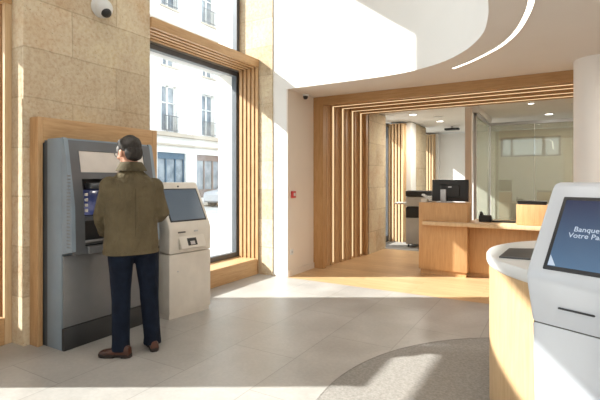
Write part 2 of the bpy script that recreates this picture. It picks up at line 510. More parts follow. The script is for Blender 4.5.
# recessed curved LED line in the low ceiling
led = [(-1.07, 5.43), (-.86, 5.24), (-.665, 5.01), (-.50, 4.78), (-.385, 4.55), (-.30, 4.32), (-.24, 4.09), (-.19, 3.85), (-.162, 3.64), (-.145, 3.35), (-.14, 3.0), (-.14, 1.5), (-.14, -1)]
LP = smooth_poly(led, 5)
r = tag(empty('light_strip', (-.3, 4.3, ZC)), 'curved glowing light line set into the low ceiling along the round edge', 'ceiling light')
bm = B()
A = inset(LP, -.021); C_ = inset(LP, .021)
rings = []
for (a, c2) in zip(A, C_):
    rings.append([Vector((a[0]+.3, a[1]-4.3, .002)), Vector((a[0]+.3, a[1]-4.3, -.006)), Vector((c2[0]+.3, c2[1]-4.3, -.006)), Vector((c2[0]+.3, c2[1]-4.3, .002))])
loft(bm, rings); finish(bm, 'diffuser', 'led', r)
bm = B()
for dd in (-.027, .027):
    A = inset(LP, dd-.005); C_ = inset(LP, dd+.005); rings = []
    for (a, c2) in zip(A, C_):
        rings.append([Vector((a[0]+.3, a[1]-4.3, .002)), Vector((a[0]+.3, a[1]-4.3, -.008)), Vector((c2[0]+.3, c2[1]-4.3, -.008)), Vector((c2[0]+.3, c2[1]-4.3, .002))])
    loft(bm, rings)
finish(bm, 'channel', 'warm_ceiling', r)

# white round column
bm = B(); lathe(bm, [(.24, 0), (.24, ZC)], (.44, 5.35, 0), 64)
o = rf(0, 0)
cpos = rf((0.62277+.0)*4.72+.345, 4.72+.12)
bm.free(); bm = B(); lathe(bm, [(.235, 0), (.235, ZC)], (cpos.x, cpos.y, 0), 64)
struct(finish(bm, 'column', 'column_white', smooth=True))

# ------------------------------------------------------------------ oak portal
XR = 2.6   # right end of portal, hidden behind the column
r = tag(empty('slatted_portal', (-3.39, 6.25, 0)), 'deep oak portal of nested slat frames with glowing edges around the reception', 'portal')
off = Vector(r.location)
def pb(name, mat, lo, hi, bev=0):
    bm = B(); box(bm, Vector(lo)-off, Vector(hi)-off, bev); return finish(bm, name, mat, r)
def nested(y, th, xin, zb, matv='oak', math_='oak_x', glow=True, nm='slat_frame'):
    bm = B()
    box(bm, Vector((-3.405, y, .0))-off, Vector((xin, y+th, ZC))-off, .003)
    v = finish(bm, nm, matv, r)
    bm = B(); box(bm, Vector((xin, y, zb))-off, Vector((XR, y+th, ZC))-off, .003)
    h = finish(bm, 'head_slat' if nm == 'slat_frame' else 'fascia_board', math_, v)
    if glow:
        bm = B()
        box(bm, Vector((xin-.001, y+.012, .05))-off, Vector((xin+.004, y+th-.012, zb))-off)
        box(bm, Vector((xin+.004, y+.018, zb-.004))-off, Vector((XR, y+th-.018, zb+.001))-off)
        finish(bm, 'light_line', 'led_warm', v)
wood('oak_face', (.47,.275,.125), (.37,.20,.08), (1.1,14,14))
wood('oak_face_v', (.50,.29,.13), (.39,.21,.085))
nested(6.25, .10, -3.225, 2.612, 'oak_face_v', 'oak_face', False, 'fascia_post')
for y, xin, zb in ((6.60, -3.235, 2.645), (6.93, -3.21, 2.655), (7.28, -3.18, 2.655), (7.60, -3.15, 2.657)):
    nested(y, .06, xin, zb)
for y, xin, zb in ((6.45, -3.265, 2.675), (6.77, -3.245, 2.68), (7.11, -3.22, 2.685), (7.45, -3.19, 2.685)):
    nested(y, .05, xin, zb, glow=False)
nested(7.80, .08, -3.11, 2.668, 'oak_face_v', 'oak_x', False, 'slat_frame')
pb('soffit_board', 'oak_x', (-3.40, 6.27, 2.70), (XR, 7.85, ZC-.002))
for ya, yb, xq in ((6.35, 6.45, -3.275), (6.50, 6.60, -3.27), (6.66, 6.77, -3.255), (6.82, 6.93, -3.25), (6.99, 7.11, -3.235), (7.16, 7.28, -3.22), (7.34, 7.45, -3.205), (7.50, 7.60, -3.195), (7.66, 7.80, -3.165)):
    pb('side_board', 'oak', (-3.404, ya, .001), (xq, yb, 2.70))
for k in range(3):
    pass

# ------------------------------------------------------------------ far room
bm = B()
box(bm, (-3.9, 7.92, 0), (-3.10, 8.86, ZC))
box(bm, (-3.9, 10.42, 0), (-2.90, 11.35, ZC))
struct(finish(bm, 'wall_far_room_left', 'stone'))
sbox('wall_far_room_sunlit_strip', (-3.9, 10.02, 0), (-2.90, 10.42, ZC), 'white_wall')  # white colour stands in for sunlight on this strip of wall
sbox('wall_far_room_end', (-3.9, 12.83, 0), (-2.93, 13.0, ZC), 'white_wall')
bm = B()
x0, x1, z0, z1 = -1.32, .08, 2.04, 2.56
box(bm, (-3.9, 13.0, 0), (x0, 13.15, ZC)); box(bm, (x1, 13.0, 0), (5.2, 13.15, ZC))
box(bm, (x0, 13.0, 0), (x1, 13.15, z0)); box(bm, (x0, 13.0, z1), (x1, 13.15, ZC))
struct(finish(bm, 'wall_end', 'office_wall'))
sbox('wall_end_white', (-2.95, 12.98, 0), (-1.45, 12.999, ZC), 'white_wall')
w = struct(empty('window_8', ((x0+x1)/2, 13.05, z0))); hw = (x1-x0)/2
bm = B(); hz = z1-z0
box(bm, (-hw, -.03, 0), (hw, .03, .04)); box(bm, (-hw, -.03, hz-.04), (hw, .03, hz)); box(bm, (-hw, -.03, .04), (-hw+.05, .03, hz-.04)); box(bm, (hw-.05, -.03, .04), (hw, .03, hz-.04))
box(bm, (.28, -.03, .04), (.36, .03, hz-.04)); box(bm, (-.45, -.03, .04), (-.41, .03, hz-.04)); finish(bm, 'window_frame', 'window_metal', w)
part('pane', w, 'frosted_pane', (-hw+.05, -.005, .04), (hw-.05, .005, hz-.04))
sbox('ceiling_far_room', (-3.9, 8.3, ZC+.02), (5.2, 13.2, ZC+.14), 'white_ceiling')
# windows of far room with pale slatted jambs
for nm, ya, yb, x in (('window_6', 8.86, 9.86, -3.42), ('window_7', 11.35, 12.7, -3.42)):
    w = struct(empty(nm, (x, (ya+yb)/2, 0))); h = (yb-ya)/2
    bm = B(); box(bm, (-.04, -h, .12), (.04, -h+.05, 2.70)); box(bm, (-.04, h-.05, .12), (.04, h, 2.70)); box(bm, (-.04, -h, 2.64), (.04, h, 2.72)); box(bm, (-.04, -h, .0), (.04, h, .14))
    finish(bm, 'window_frame', 'window_metal', w)
    part('pane', w, 'clear_glass', (-.005, -h+.05, .14), (.005, h-.05, 2.64))
for (ya, lab) in ((9.86, 'pale slatted window reveal right behind the copier, nearest the stone pier'), (12.69, 'pale slatted window reveal farthest away, before the white end wall')):
    r = tag(empty('slatted_reveal', (-3.2, ya, 0)), lab, 'slatted panel')
    for k in range(5):
        part('slat', r, 'oak_pale', (-.18+k*.075, 0, 0), (-.14+k*.075, .1, 2.72))
    part('backing_board', r, 'oak_pale', (-.19, .1, 0), (.20, .13, 2.72))
# stub wall and glass office
sbox('wall_stub', (-1.46, 8.50, 0), (-1.35, 8.62, ZC), 'cream_wall')
r = tag(empty('glass_partition', (-1.3, 8.6, 0)), 'tall hazy glass partition enclosing the office behind the reception counter', 'glass partition')
for lo, hi in (((.0, .03, .06), (.012, 1.78, 2.60)),):
    part('side_pane', r, 'partition_glass', lo, hi)
xx = .05
for k in range(4):
    part('rear_pane', r, 'partition_glass', (xx, 1.80, .06), (xx+.84, 1.812, 2.60)); xx += .85
bm = B()
box(bm, (-.02, 0, 0), (.03, 1.83, .06)); box(bm, (-.02, 0, 2.60), (.03, 1.83, 2.66)); box(bm, (-.03, 0, 0), (.02, .04, 2.66)); box(bm, (-.02, 1.79, 0), (.04, 1.83, 2.62))
box(bm, (0, 1.785, 0), (3.5, 1.83, .06)); box(bm, (0, 1.785, 2.60), (3.5, 1.83, 2.66))
finish(bm, 'frame', 'grey_paint', r)
sbox('wall_over_glass', (-1.36, 8.6, 2.66), (-1.24, 10.44, ZC+.02), 'white_wall')

# ------------------------------------------------------------------ lamps in far-room ceiling and cameras
def downlight(loc, label, rad=.055):
    r = tag(empty('downlight', loc), label, 'downlight', 'round downlights in the far ceiling')
    bm = B(); lathe(bm, [(rad, 0), (rad*1.25, 0), (rad*1.25, -.006), (rad, -.008)], n=24, cap=False); finish(bm, 'trim_ring', 'solid_white', r)
    bm = B(); lathe(bm, [(rad, -.002), (rad, -.005)], n=24); finish(bm, 'lens', 'lamp', r)
    return r
def ceil_at(u, v, z):
    f = F*(z-EYE)/(180-v); r = (u-300)/F*f; return rf(r, f, z)
for (u, v, l) in ((413, 115.5, 'small round downlight in the ceiling just inside the portal, near the stone pier'),
                  (440, 122, 'round downlight in the far room ceiling before the sunlit end wall'),
                  (531, 104.5, 'nearest and smallest downlight above the glass office, just behind the portal'),
                  (549, 115, 'larger bright downlight above the glass office, left of its pair'),
                  (555, 121.5, 'downlight above the glass office, lowest in the picture')):
    p = ceil_at(u, v, ZC); p.z = ZC if p.y < 8.3 else ZC+.02
    downlight(p, l, .05 if v < 114 else .075)
# slim black ceiling device
p = ceil_at(452, 127, ZC+.0); p.z = ZC+.02
r = tag(empty('projector', p), 'slim dark device hanging from the far room ceiling before the white end wall', 'ceiling device')
part('body', r, 'black_plastic', (-.17, -.09, -.10), (.17, .09, -.05), .01); part('stem', r, 'grey_paint', (-.02, -.02, -.05), (.02, .02, 0))
# small ceiling dome camera
p = ceil_at(305.5, 94.5, ZC)
r = tag(empty('security_camera', p), 'small black dome camera under the low ceiling beside the oak portal', 'camera')
bm = B(); lathe(bm, [(.055, 0), (.055, -.02), (.05, -.028)], n=28); finish(bm, 'base', 'solid_white', r, True)
bm = B(); lathe(bm, [(.040, -.026), (.040, -.045), (.030, -.066), (.012, -.075)], n=28); finish(bm, 'dome', 'black_plastic', r, True)
# wall dome camera on stone pier
f_ = -XI/ (0.5045+0.4545*0.863)
Pw = Vector((XI, 0, 0)); rr_ = (100-300)/F
d_ = Vector((rr_*CT-ST, rr_*ST+CT)); fw = XI/d_.x
r = tag(empty('security_camera', (XI, d_.y*fw, EYE+(180-8)*fw/F)), 'white dome camera with black eye mounted high on the stone pier', 'camera')
bm = B(); lathe(bm, [(.10, 0), (.10, .03), (.09, .045)], n=32, axis='X'); finish(bm, 'mount', 'solid_white', r, True)
bm = B(); ellipsoid(bm, (.05, 0, -.01), (.085, .092, .092)); finish(bm, 'housing', 'solid_white', r, True)
bm = B(); ellipsoid(bm, (.095, -.0, -.066), (.052, .050, .046)); finish(bm, 'lens_dome', 'black_plastic', r, True)
# fire alarm point and socket on the pier
def wall_at(u, v, x):
    q = (u-300)/F; d = Vector((q*CT-ST, q*ST+CT)); f = x/d.x
    return Vector((x, d.y*f, EYE+(180-v)*f/F))
r = tag(empty('fire_alarm', wall_at(292.5, 194.5, -3.40)), 'small red fire alarm call point on the cream pier', 'fire alarm')
part('housing', r, 'alarm_red', (0, -.05, -.05), (.035, .05, .05), .006); part('button', r, 'solid_white', (.034, -.024, -.024), (.039, .024, .024), .002)
r = tag(empty('wall_socket', wall_at(291.5, 252, -3.40)), 'small cream wall socket low on the cream pier', 'socket')
part('plate', r, 'solid_white', (0, -.04, -.04), (.010, .04, .04), .003); bm = B(); lathe(bm, [(.018, .009), (.018, .011)], n=20, axis='X'); finish(bm, 'outlet', 'grey_paint', r)

# ------------------------------------------------------------------ ATM with oak surround
r = tag(empty('oak_surround', (XI, 2.10, 0)), 'oak panel frame around the grey cash machine on the stone pier', 'surround')
part('left_post', r, 'oak', (0, 0, 0), (.125, .045, 1.96), .003)
part('right_post', r, 'oak', (0, 1.225, 0), (.125, 1.290, 1.96), .003)
part('top_board', r, 'oak_orange', (0, .045, 1.74), (.125, 1.225, 1.96), .003)
bpy.data.objects[r.children[-1].name].data.materials[0] = MATS['oak_y']
part('back_board', r, 'oak', (0, .045, 0), (.02, 1.225, 1.74))

AX, AY0, AY1 = -3.53, 2.155, 3.07
r = tag(empty('cash_machine', (-3.79, AY0, 0)), 'grey floor-standing cash machine set in the oak frame, used by the man', 'cash machine')
def ax(x): return x+3.79
W_ = AY1-AY0
part('cabinet', r, 'steel_side', (.031, 0, .0), (ax(-3.553), W_, 1.772), .003)
part('rear_cabinet', r, 'steel_dark', (-.118, .002, .0), (.029, W_-.002, 1.76))
part('plinth', r, 'dark_plinth', (ax(-3.551), .0, 0), (ax(AX)+.012, W_, .185), .004)
d = part('service_door', r, 'steel_door', (ax(AX)-.02, .006, .19), (ax(AX), W_-.006, .785), .004)
# fascia module : thick frame with recess, leaning
Z0, Z1 = .80, 1.775
XB, XM, XT = ax(-3.41), ax(-3.42), ax(-3.52)     # bottom / middle / top of front
side = [(ax(-3.55), Z0), (XB, Z0+.03), (XM, 1.20), (XT, Z1-.02), (XT-.02, Z1), (ax(-3.55), Z1)]
for yy in (0, W_-.035):
    bm = B(); prism(bm, [(x, yy, z) for x, z in side], (0, .035, 0)); finish(bm, 'side_cheek', 'steel_side', r, True)
def front_x(z):
    return XB if z < .83 else (XB + (XM-XB)*(z-.83)/.37 if z < 1.2 else XM + (XT-XM)*(z-1.2)/(Z1-.02-1.2))
def slab(bm, ya, yb, za, zb, th=.05, out=0):
    n = 4; R = []
    for i in range(n+1):
        z = za + (zb-za)*i/n; x = front_x(z)+out
        R.append([(x, ya, z), (x, yb, z), (x-th, yb, z), (x-th, ya, z)])
    loft(bm, R)
bm = B()
slab(bm, .035, .12, Z0, Z1-.02); slab(bm, W_-.12, W_-.035, Z0, Z1-.02)
slab(bm, .12, W_-.12, 1.67, Z1-.02); slab(bm, .12, W_-.12, Z0, .86); slab(bm, .12, W_-.12, 1.43, 1.485); slab(bm, .12, W_-.12, 1.075, 1.11)
finish(bm, 'fascia_frame', 'steel_grey', r, True)
bm = B(); slab(bm, .125, W_-.125, 1.487, 1.668, .03, -.006); finish(bm, 'header_panel', 'sign_white', r)
part('screen_recess', r, 'atm_recess', (.04, .10, 1.09), (ax(-3.545), W_-.10, 1.45))
part('hood', r, 'steel_grey', (ax(-3.546), .20, 1.345), (ax(-3.46), W_-.24, 1.395), .01)
part('screen', r, 'atm_screen', (ax(-3.546), .17, 1.115), (ax(-3.525), .70, 1.335), .004)
part('keypad_recess', r, 'atm_recess', (.04, .10, .84), (ax(-3.544), W_-.10, 1.08))
MK = Matrix.Translation((ax(-3.49), .36, .89)) @ Matrix.Rotation(math.radians(-18), 4, 'Y')
kp = part('keypad_shelf', r, 'key_metal', (-.045, -.24, -.02), (.075, .30, .0), .004, MK.inverted().inverted())
bm = B()
for i in range(4):
    for j in range(4): box(bm, (-.04+i*.028, -.06+j*.032, 0), (-.02+i*.028, -.035+j*.032, .007), .002, MK)
finish(bm, 'keys', 'steel_grey', r)
for k in range(4):
    bm = B(); box(bm, (ax(-3.43)-.005, .128, 1.15+k*.045), (ax(-3.43)+.012, .15, 1.175+k*.045), .003)
    finish(bm, 'side_button', 'sign_white', r)
part('card_slot', r, 'black_plastic', (ax(-3.544), .72, .93), (ax(-3.53), .80, .96))
part('cash_tray', r, 'steel_door', (ax(-3.42), .14, .80), (ax(-3.385), .80, .862), .006)
bm = B()
for i in range(22):
    for j in range(3): box(bm, (ax(-3.475)+j*.018, -.0025, .86+i*.028), (ax(-3.475)+.009+j*.018, .001, .872+i*.028))
finish(bm, 'vent_holes', 'steel_door', r)

# ------------------------------------------------------------------ white self-service kiosk beside ATM
ang = math.atan2(.08, .52)   # front runs mostly along +Y
r = tag(empty('service_kiosk', (-3.375, 3.165, 0), -ang), 'cream self-service terminal with slanted screen between the cash machine and window', 'service terminal')
# local: y along the front (0..W), -x is depth
W2, D2 = .53, .40
part('plinth', r, 'kiosk_white', (-D2+.02, .01, 0), (-.02, W2-.01, .043))
part('lower_cabinet', r, 'kiosk_white', (-D2, 0, .045), (0, W2, .66), .012)
prof = [(-D2, .668), (0, .668), (.004, .90), (-.012, .955), (-.245, 1.375), (-.265, 1.392), (-.30, 1.395), (-.34, 1.39), (-.36, 1.36), (-D2, 1.0)]
bm = B(); prism(bm, [(x, 0, z) for x, z in prof], (0, W2, 0), .014, 3); finish(bm, 'head_housing', 'kiosk_white', r, True)
# screen on slanted face
nv = Vector((.42, 0, .235)).normalized(); tv = Vector((-.233, 0, .42)).normalized()
MS = Matrix(((tv.x, 0, nv.x, -.012), (0, 1, 0, 0), (tv.z, 0, nv.z, .955), (0, 0, 0, 1)))
bz = part('screen_bezel', r, 'black_plastic', (.035, .035, -.01), (.425, W2-.035, .004), .004, MS)
part('screen', bz, 'grey_screen', (.05, .05, .003), (.41, W2-.05, .006), 0, MS)
bm = B(); lathe(bm, [(.010, 0), (.010, .006)], (0, 0, 0), 16)
for v in bm.verts: v.co = MS @ (v.co + Vector((.45, W2*.5, 0)))
finish(bm, 'camera_eye', 'black_plastic', r)
part('receipt_slot', r, 'kiosk_seam', (0.0, .10, .873), (.012, .19, .887), .003)
part('card_slot', r, 'copier_grey', (0.0, .30, .873), (.010, .35, .890), .003)
MR = Matrix.Translation((.0, .17, .735)) @ Matrix.Rotation(math.radians(-50), 4, 'Y')
bm = B(); prism(bm, [(0.0, .10, .69), (.055, .14, .71), (.012, .14, .83), (0.0, .14, .84)][:3]+[(0.0, .10, .83)], (0, .01, 0)); bm.free()
prof = [(0, .70), (.055, .715), (.050, .735), (.004, .835), (0, .835)]
bm = B(); prism(bm, [(x, .11, z) for x, z in prof], (0, .32, 0), .006, 2); rd = finish(bm, 'reader_console', 'kiosk_white', r, True)
MQ = Matrix(((-.046/.11, 0, .91, .052), (0, 1, 0, .20), (.91, 0, .042/.1, .735), (0, 0, 0, 1)))
part('reader_pad', rd, 'black_plastic', (.005, .0, -.004), (.085, .115, .004), .003, MQ); part('reader_display', rd, 'silver', (.012, .03, .003), (.05, .085, .006), 0, MQ)
bm = B(); lathe(bm, [(.008, -.002), (.008, .004)], (0, .10, .48), 14, 'X'); finish(bm, 'lock', 'silver', r)

# ------------------------------------------------------------------ reception desk
r = tag(empty('reception_desk', (-1.82, 6.70, 0)), 'oak reception desk with two raised blocks and a long ledge beneath the portal', 'reception desk')
part('left_block', r, 'oak_desk', (0, 0, .075), (.70, .33, 1.08), .004)
part('left_lower_block', r, 'oak_desk', (.01, .33, .0), (.69, .75, .78), .004)
part('left_plinth', r, 'oak_desk', (.02, .03, 0), (.68, .32, .075))
part('front_panel', r, 'oak_desk', (.70, .16, .06), (3.4, .20, .765), .003)
part('plinth', r, 'oak_desk', (.70, .19, 0), (3.38, .22, .06))
part('counter_top', r, 'oak_pale', (.075, -.10, .748), (3.4, -.0, .805), .008)
part('work_top', r, 'oak_pale', (.705, -.003, .768), (3.4, .80, .803), .004)
part('right_block', r, 'oak_desk', (1.335, .02, .806), (1.72, .36, 1.085), .004)
part('end_panel', r, 'oak_desk', (3.36, .2, 0), (3.4, .8, .765))
# black pad on right block
p = Vector((-.49, 6.72, 1.085))
r = tag(empty('desk_tray', p), 'black tray lying on the right raised block of the reception desk', 'tray')
part('base', r, 'black_plastic', (.02, .02, .001), (.37, .32, .02), .004); part('lid', r, 'black_plastic', (.015, .015, .022), (.375, .325, .045), .006)
# monitor seen from behind on left block
r = tag(empty('monitor', (-1.39, 6.86, 1.08)), 'black monitor seen from behind on the left desk block', 'monitor')
part('screen_housing', r, 'black_plastic', (-.265, -.02, .02), (.265, .012, .345), .008); part('rear_bulge', r, 'black_plastic', (-.14, -.05, .08), (.14, -.018, .27), .015)
part('stand', r, 'silver', (-.125, -.085, .01), (-.045, -.05, .20), .004); part('foot', r, 'silver', (-.18, -.10, .001), (.05, .06, .012), .004)
part('badge', r, 'silver', (-.02, -.0515, .225), (.03, -.05, .245))
# phone
r = tag(empty('desk_phone', (-1.00, 6.95, .804)), 'black desk phone on the ledge right of the monitor', 'telephone')
bm = B(); prism(bm, [(0, 0, .0), (0, 0, .09), (0, .03, .10), (0, .17, .03), (0, .17, 0)], (.17, 0, 0), .005)
finish(bm, 'base', 'black_plastic', r, True)
bm = B(); tube(bm, [(.03, -.0, .10), (.03, .03, .135), (.03, .12, .11), (.03, .155, .07)], [.022, .018, .018, .022], 10); finish(bm, 'handset', 'black_plastic', r, True)
r = tag(empty('keyboard', (-.82, 6.95, .803)), 'flat black keyboard lying on the ledge beside the desk phone', 'keyboard')
part('body', r, 'black_plastic', (0.0, 0.02, .001), (.30, .15, .02), .004)
# paper items on block
r = tag(empty('document_holder', (-1.84, 6.84, 1.08)), 'white tilted document holder left of the black monitor', 'document holder')
bm = B(); prism(bm, [(.02, 0, .105), (.03, 0, .125), (.17, 0, .03), (.16, 0, .01)], (0, .14, 0), .003); finish(bm, 'tray', 'solid_white', r, True)
part('base', r, 'grey_paint', (.06, .02, .001), (.16, .12, .012)); part('stem', r, 'grey_paint', (.08, .05, .012), (.10, .09, .07))
r = tag(empty('note_box', (-1.80, 6.76, 1.08)), 'small cream note box on the left corner of the reception block', 'box')
part('body', r, 'paper', (.0, .0, .001), (.085, .07, .042), .003); part('lid', r, 'paper', (-.003, -.003, .043), (.088, .073, .052))
# copier
cp = rf((405-300)/F*9.35+.02, 9.35)
r = tag(empty('copier', cp, math.radians(12)), 'grey and black office copier on the floor behind the reception desk', 'copier')
part('base_cabinet', r, 'copier_grey', (0, 0, .06), (.62, .55, .62), .01); part('drawer_front', r, 'black_plastic', (-.004, -.008, .62), (.63, .54, .84), .01)
part('output_tray', r, 'copier_grey', (-.25, .05, .90), (.10, .45, .93), .01); part('scanner_body', r, 'copier_grey', (0, 0, .86), (.62, .55, 1.06), .01)
part('document_feeder', r, 'black_plastic', (-.01, -.01, 1.07), (.64, .56, 1.19), .02)
part('control_panel', r, 'solid_white', (.40, -.18, 1.04), (.64, -.01, 1.09), .01)
for cx_ in (.05, .57):
    for cy_ in (.06, .49):
        bm = B(); lathe(bm, [(.03, -.015), (.03, .015)], (cx_, cy_, .03), 16, 'X'); finish(bm, 'caster', 'tyre', r)

# ------------------------------------------------------------------ round counter with white top
cc = rf(2.08, 2.55)
r = tag(empty('round_counter', cc), 'round oak-sided counter with a thick white top beside the foreground terminal', 'counter')
bm = B(); lathe(bm, [(.903, .0), (.903, .885)], (0, 0, 0), 128); finish(bm, 'oak_drum', 'oak_drum', r, True)
bm = B(); lathe(bm, [(.905, .877), (.915, .885), (.92, .90), (.92, .935), (.912, .947), (.90, .95)], (0, 0, 0), 128); finish(bm, 'top', 'solid_white', r, True)
pts = [rf(1.199, 2.651), rf(1.411, 2.971), rf(1.578, 2.954), rf(1.356, 2.572)]
ctr = sum(pts, Vector())/4
r = tag(empty('payment_tablet', (ctr.x, ctr.y, .95)), 'flat dark glass tablet lying on the white counter top', 'tablet')
bm = B(); prism(bm, [Vector((p.x-ctr.x, p.y-ctr.y, .001)) for p in pts], (0, 0, .010), .002); finish(bm, 'body', 'window_metal', r)
bm = B(); prism(bm, [Vector(((p.x-ctr.x)*.9, (p.y-ctr.y)*.9, .0105)) for p in pts], (0, 0, .001)); finish(bm, 'screen', 'black_plastic', r)

# ------------------------------------------------------------------ foreground kiosk
KA = math.atan2(-.429, .903)
K0 = rf(.93, 1.82)
r = tag(empty('information_kiosk', (K0.x, K0.y, 0), KA), 'glossy white information terminal with a large tilted blue touchscreen in the foreground', 'information terminal')
KW = .64
up = [(.045, .835), (.022, .93), (.002, 1.00), (0, 1.03), (.012, 1.065), (.215, 1.385), (.232, 1.403), (.26, 1.41), (.34, 1.41), (.37, 1.38), (.40, 1.30), (.40, .835)]
bm = B(); prism(bm, [(0, y, z) for y, z in up], (KW, 0, 0), .022, 4); finish(bm, 'head_housing', 'gloss_white', r, True)
lowp = [(.085, 0.0), (.062, .45), (.045, .829), (.40, .829), (.40, 0)]
bm = B(); prism(bm, [(0.003, y, z) for y, z in lowp], (KW-.006, 0, 0), .018, 4); finish(bm, 'lower_body', 'gloss_white', r, True)
part('seam', r, 'kiosk_seam', (.01, .052, .825), (KW-.01, .39, .838))
# tilted plane frame: s along slope from (.012,1.065) to (.185,1.385)
tv = Vector((0, .203, .32)).normalized(); nv = Vector((0, -.32, .203)).normalized()
MS = Matrix(((1, 0, 0, 0), (0, tv.y, nv.y, .012), (0, tv.z, nv.z, 1.065), (0, 0, 0, 1)))
bz = part('screen_bezel', r, 'black_plastic', (.066, -.002, -.01), (KW-.066, .335, .004), .004, MS)
sc = part('touchscreen', bz, 'kiosk_screen', (.082, .014, .003), (KW-.082, .317, .0055), 0, MS)
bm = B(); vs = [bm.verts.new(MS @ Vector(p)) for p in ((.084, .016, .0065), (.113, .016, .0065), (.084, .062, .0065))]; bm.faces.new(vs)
finish(bm, 'corner_glint', 'screen_text', bz)  # glint in the screen corner, drawn as a pale glowing triangle
def text(body, loc, size, parent, mat, M, name='lettering'):
    cu = bpy.data.curves.new('lettering', 'FONT'); cu.body = body; cu.size = size; cu.extrude = .0004
    o = bpy.data.objects.new('tmp', cu); COL.objects.link(o); bpy.context.view_layer.update()
    dg = bpy.context.evaluated_depsgraph_get(); me = bpy.data.meshes.new_from_object(o.evaluated_get(dg), depsgraph=dg)
    COL.objects.unlink(o); bpy.data.objects.remove(o)
    me.transform(M @ Matrix.Translation(loc)); me.materials.clear(); me.materials.append(MATS[mat])
    t = bpy.data.objects.new(name, me); COL.objects.link(t); t.parent = parent; return t
text('Banque', (.142, .174, .0062), .031, bz, 'screen_text', MS)
text('Votre Par', (.128, .146, .0062), .031, bz, 'screen_text', MS)
part('receipt_slot', r, 'black_plastic', (.12, .018, .912), (.25, .04, .919), .003)

# ------------------------------------------------------------------ the man
R0, F0 = -1.36, 3.60
base = rf(R0, F0)
man = tag(empty('person', base, TH), 'man in olive jacket and dark jeans using the cash machine, back turned', 'person')
# local frame: +x = picture right, +y = away from the camera
FD = Vector((-.55, .83, 0)).normalized(); RT = Vector((.83, .55, 0)).normalized()   # facing, his right
C0 = Vector((-.03, .03, 0))
def bp(lat, dep, z): return C0 + RT*lat + FD*dep + Vector((0, 0, z))
def ring(z, w, d, lat=0, dep=0, n=28, p=2.4):
    out = []
    for k in range(n):
        a = 2*PI*k/n; ca, sa = math.cos(a), math.sin(a)
        x = w*math.copysign(abs(ca)**(2/p), ca); y = d*math.copysign(abs(sa)**(2/p), sa)
        out.append(bp(lat+x, dep+y, z))
    return out
# joints
shL, shR = Vector((-.172, -.06, 1.375)), Vector((.125, .125, 1.365))
elL, wrL = Vector((-.262, -.02, 1.10)), Vector((-.325, .19, .975))
elR, wrR = Vector((.185, .15, 1.12)), Vector((.02, .32, 1.07))
hipL, knL, anL = Vector((-.10, -.01, .88)), Vector((-.105, .0, .48)), Vector((-.085, -.05, .085))
hipR, knR, anR = Vector((.07, .09, .88)), Vector((.095, .09, .48)), Vector((.118, .10, .085))
headc = Vector((-.062, .06, 1.655))
HD = Vector((-.80, .60, -.20)).normalized()
# --- body (one continuous surface)
bm = B()
loft(bm, [ring(.86, .15, .11), ring(1.0, .14, .10), ring(1.2, .17, .11), ring(1.38, .17, .10), ring(1.45, .10, .08)])
tube(bm, [bp(0, 0, 1.40), bp(0, .01, 1.50), headc + Vector((.01, -.01, -.05))], [.065, .058, .06], 16)
hm = Matrix((HD.cross(Vector((0,0,1))).normalized(), HD, HD.cross(Vector((0,0,1))).normalized().cross(HD) )).transposed().to_4x4()
HS = 1.09
def hp(x, y, z): return headc + (hm @ Vector((x, y, z)))*HS
def hell(c, s): ellipsoid(bm, hp(*c), [q*HS for q in s], hm)
hell((0, -.012, .022), (.074, .094, .090)); hell((0, .030, -.045), (.054, .060, .068)); hell((0, .02, -.01), (.066, .075, .085))
hell((0, .108, -.022), (.012, .020, .026)); hell((0, .082, -.062), (.024, .014, .010)); hell((0, .070, -.092), (.028, .022, .018))
for s in (-1, 1):
    hell((s*.076, -.004, -.018), (.009, .020, .031)); hell((s*.03, .085, .004), (.018, .012, .007)); hell((s*.042, .06, -.035), (.022, .022, .018))
for a, b_, c_, r1, r2, r3 in ((hipL, knL, anL, .075, .052, .038), (hipR, knR, anR, .075, .052, .038)):
    tube(bm, [a, (a+b_)/2, b_, (b_+c_)/2, c_], [r1, r1*.9, r2, r2, r3], 14)
for s_, e_, w_ in ((shL, elL, wrL), (shR, elR, wrR)):
    tube(bm, [s_, (s_+e_)/2, e_, w_], [.05, .045, .038, .027], 12)
def hand(w, d, up, thumb_side):
    d = d.normalized(); sd = d.cross(up).normalized(); u2 = sd.cross(d)
    M = Matrix((sd, d, u2)).transposed().to_4x4(); ellipsoid(bm, w + d*.045, (.040, .052, .016), M)
    for k, (ln, off_) in enumerate(((.070, -.030), (.080, -.010), (.076, .010), (.060, .029))):
        a = w + d*.08 + sd*off_
        tube(bm, [a, a + d*ln*.5 - u2*.006, a + d*ln*.82 - u2*.022, a + d*ln*.95 - u2*.038], [.0088, .0085, .008, .007], 10)
    a = w + d*.03 + sd*thumb_side*.034
    tube(bm, [a, a + d*.025 + sd*thumb_side*.022 - u2*.008, a + d*.055 + sd*thumb_side*.026 - u2*.018], [.011, .010, .008], 10)
    tube(bm, [w - d*.03, w + d*.02], [.027, .028], 12)
hand(wrL, Vector((-.12, .25, -.03)), Vector((0, 0, 1)), 1)
hand(wrR, Vector((-.25, .10, .02)), Vector((.3, -.4, 1)), -1)
body = finish(bm, 'body', 'skin', man); remesh(body, .0055, 3)
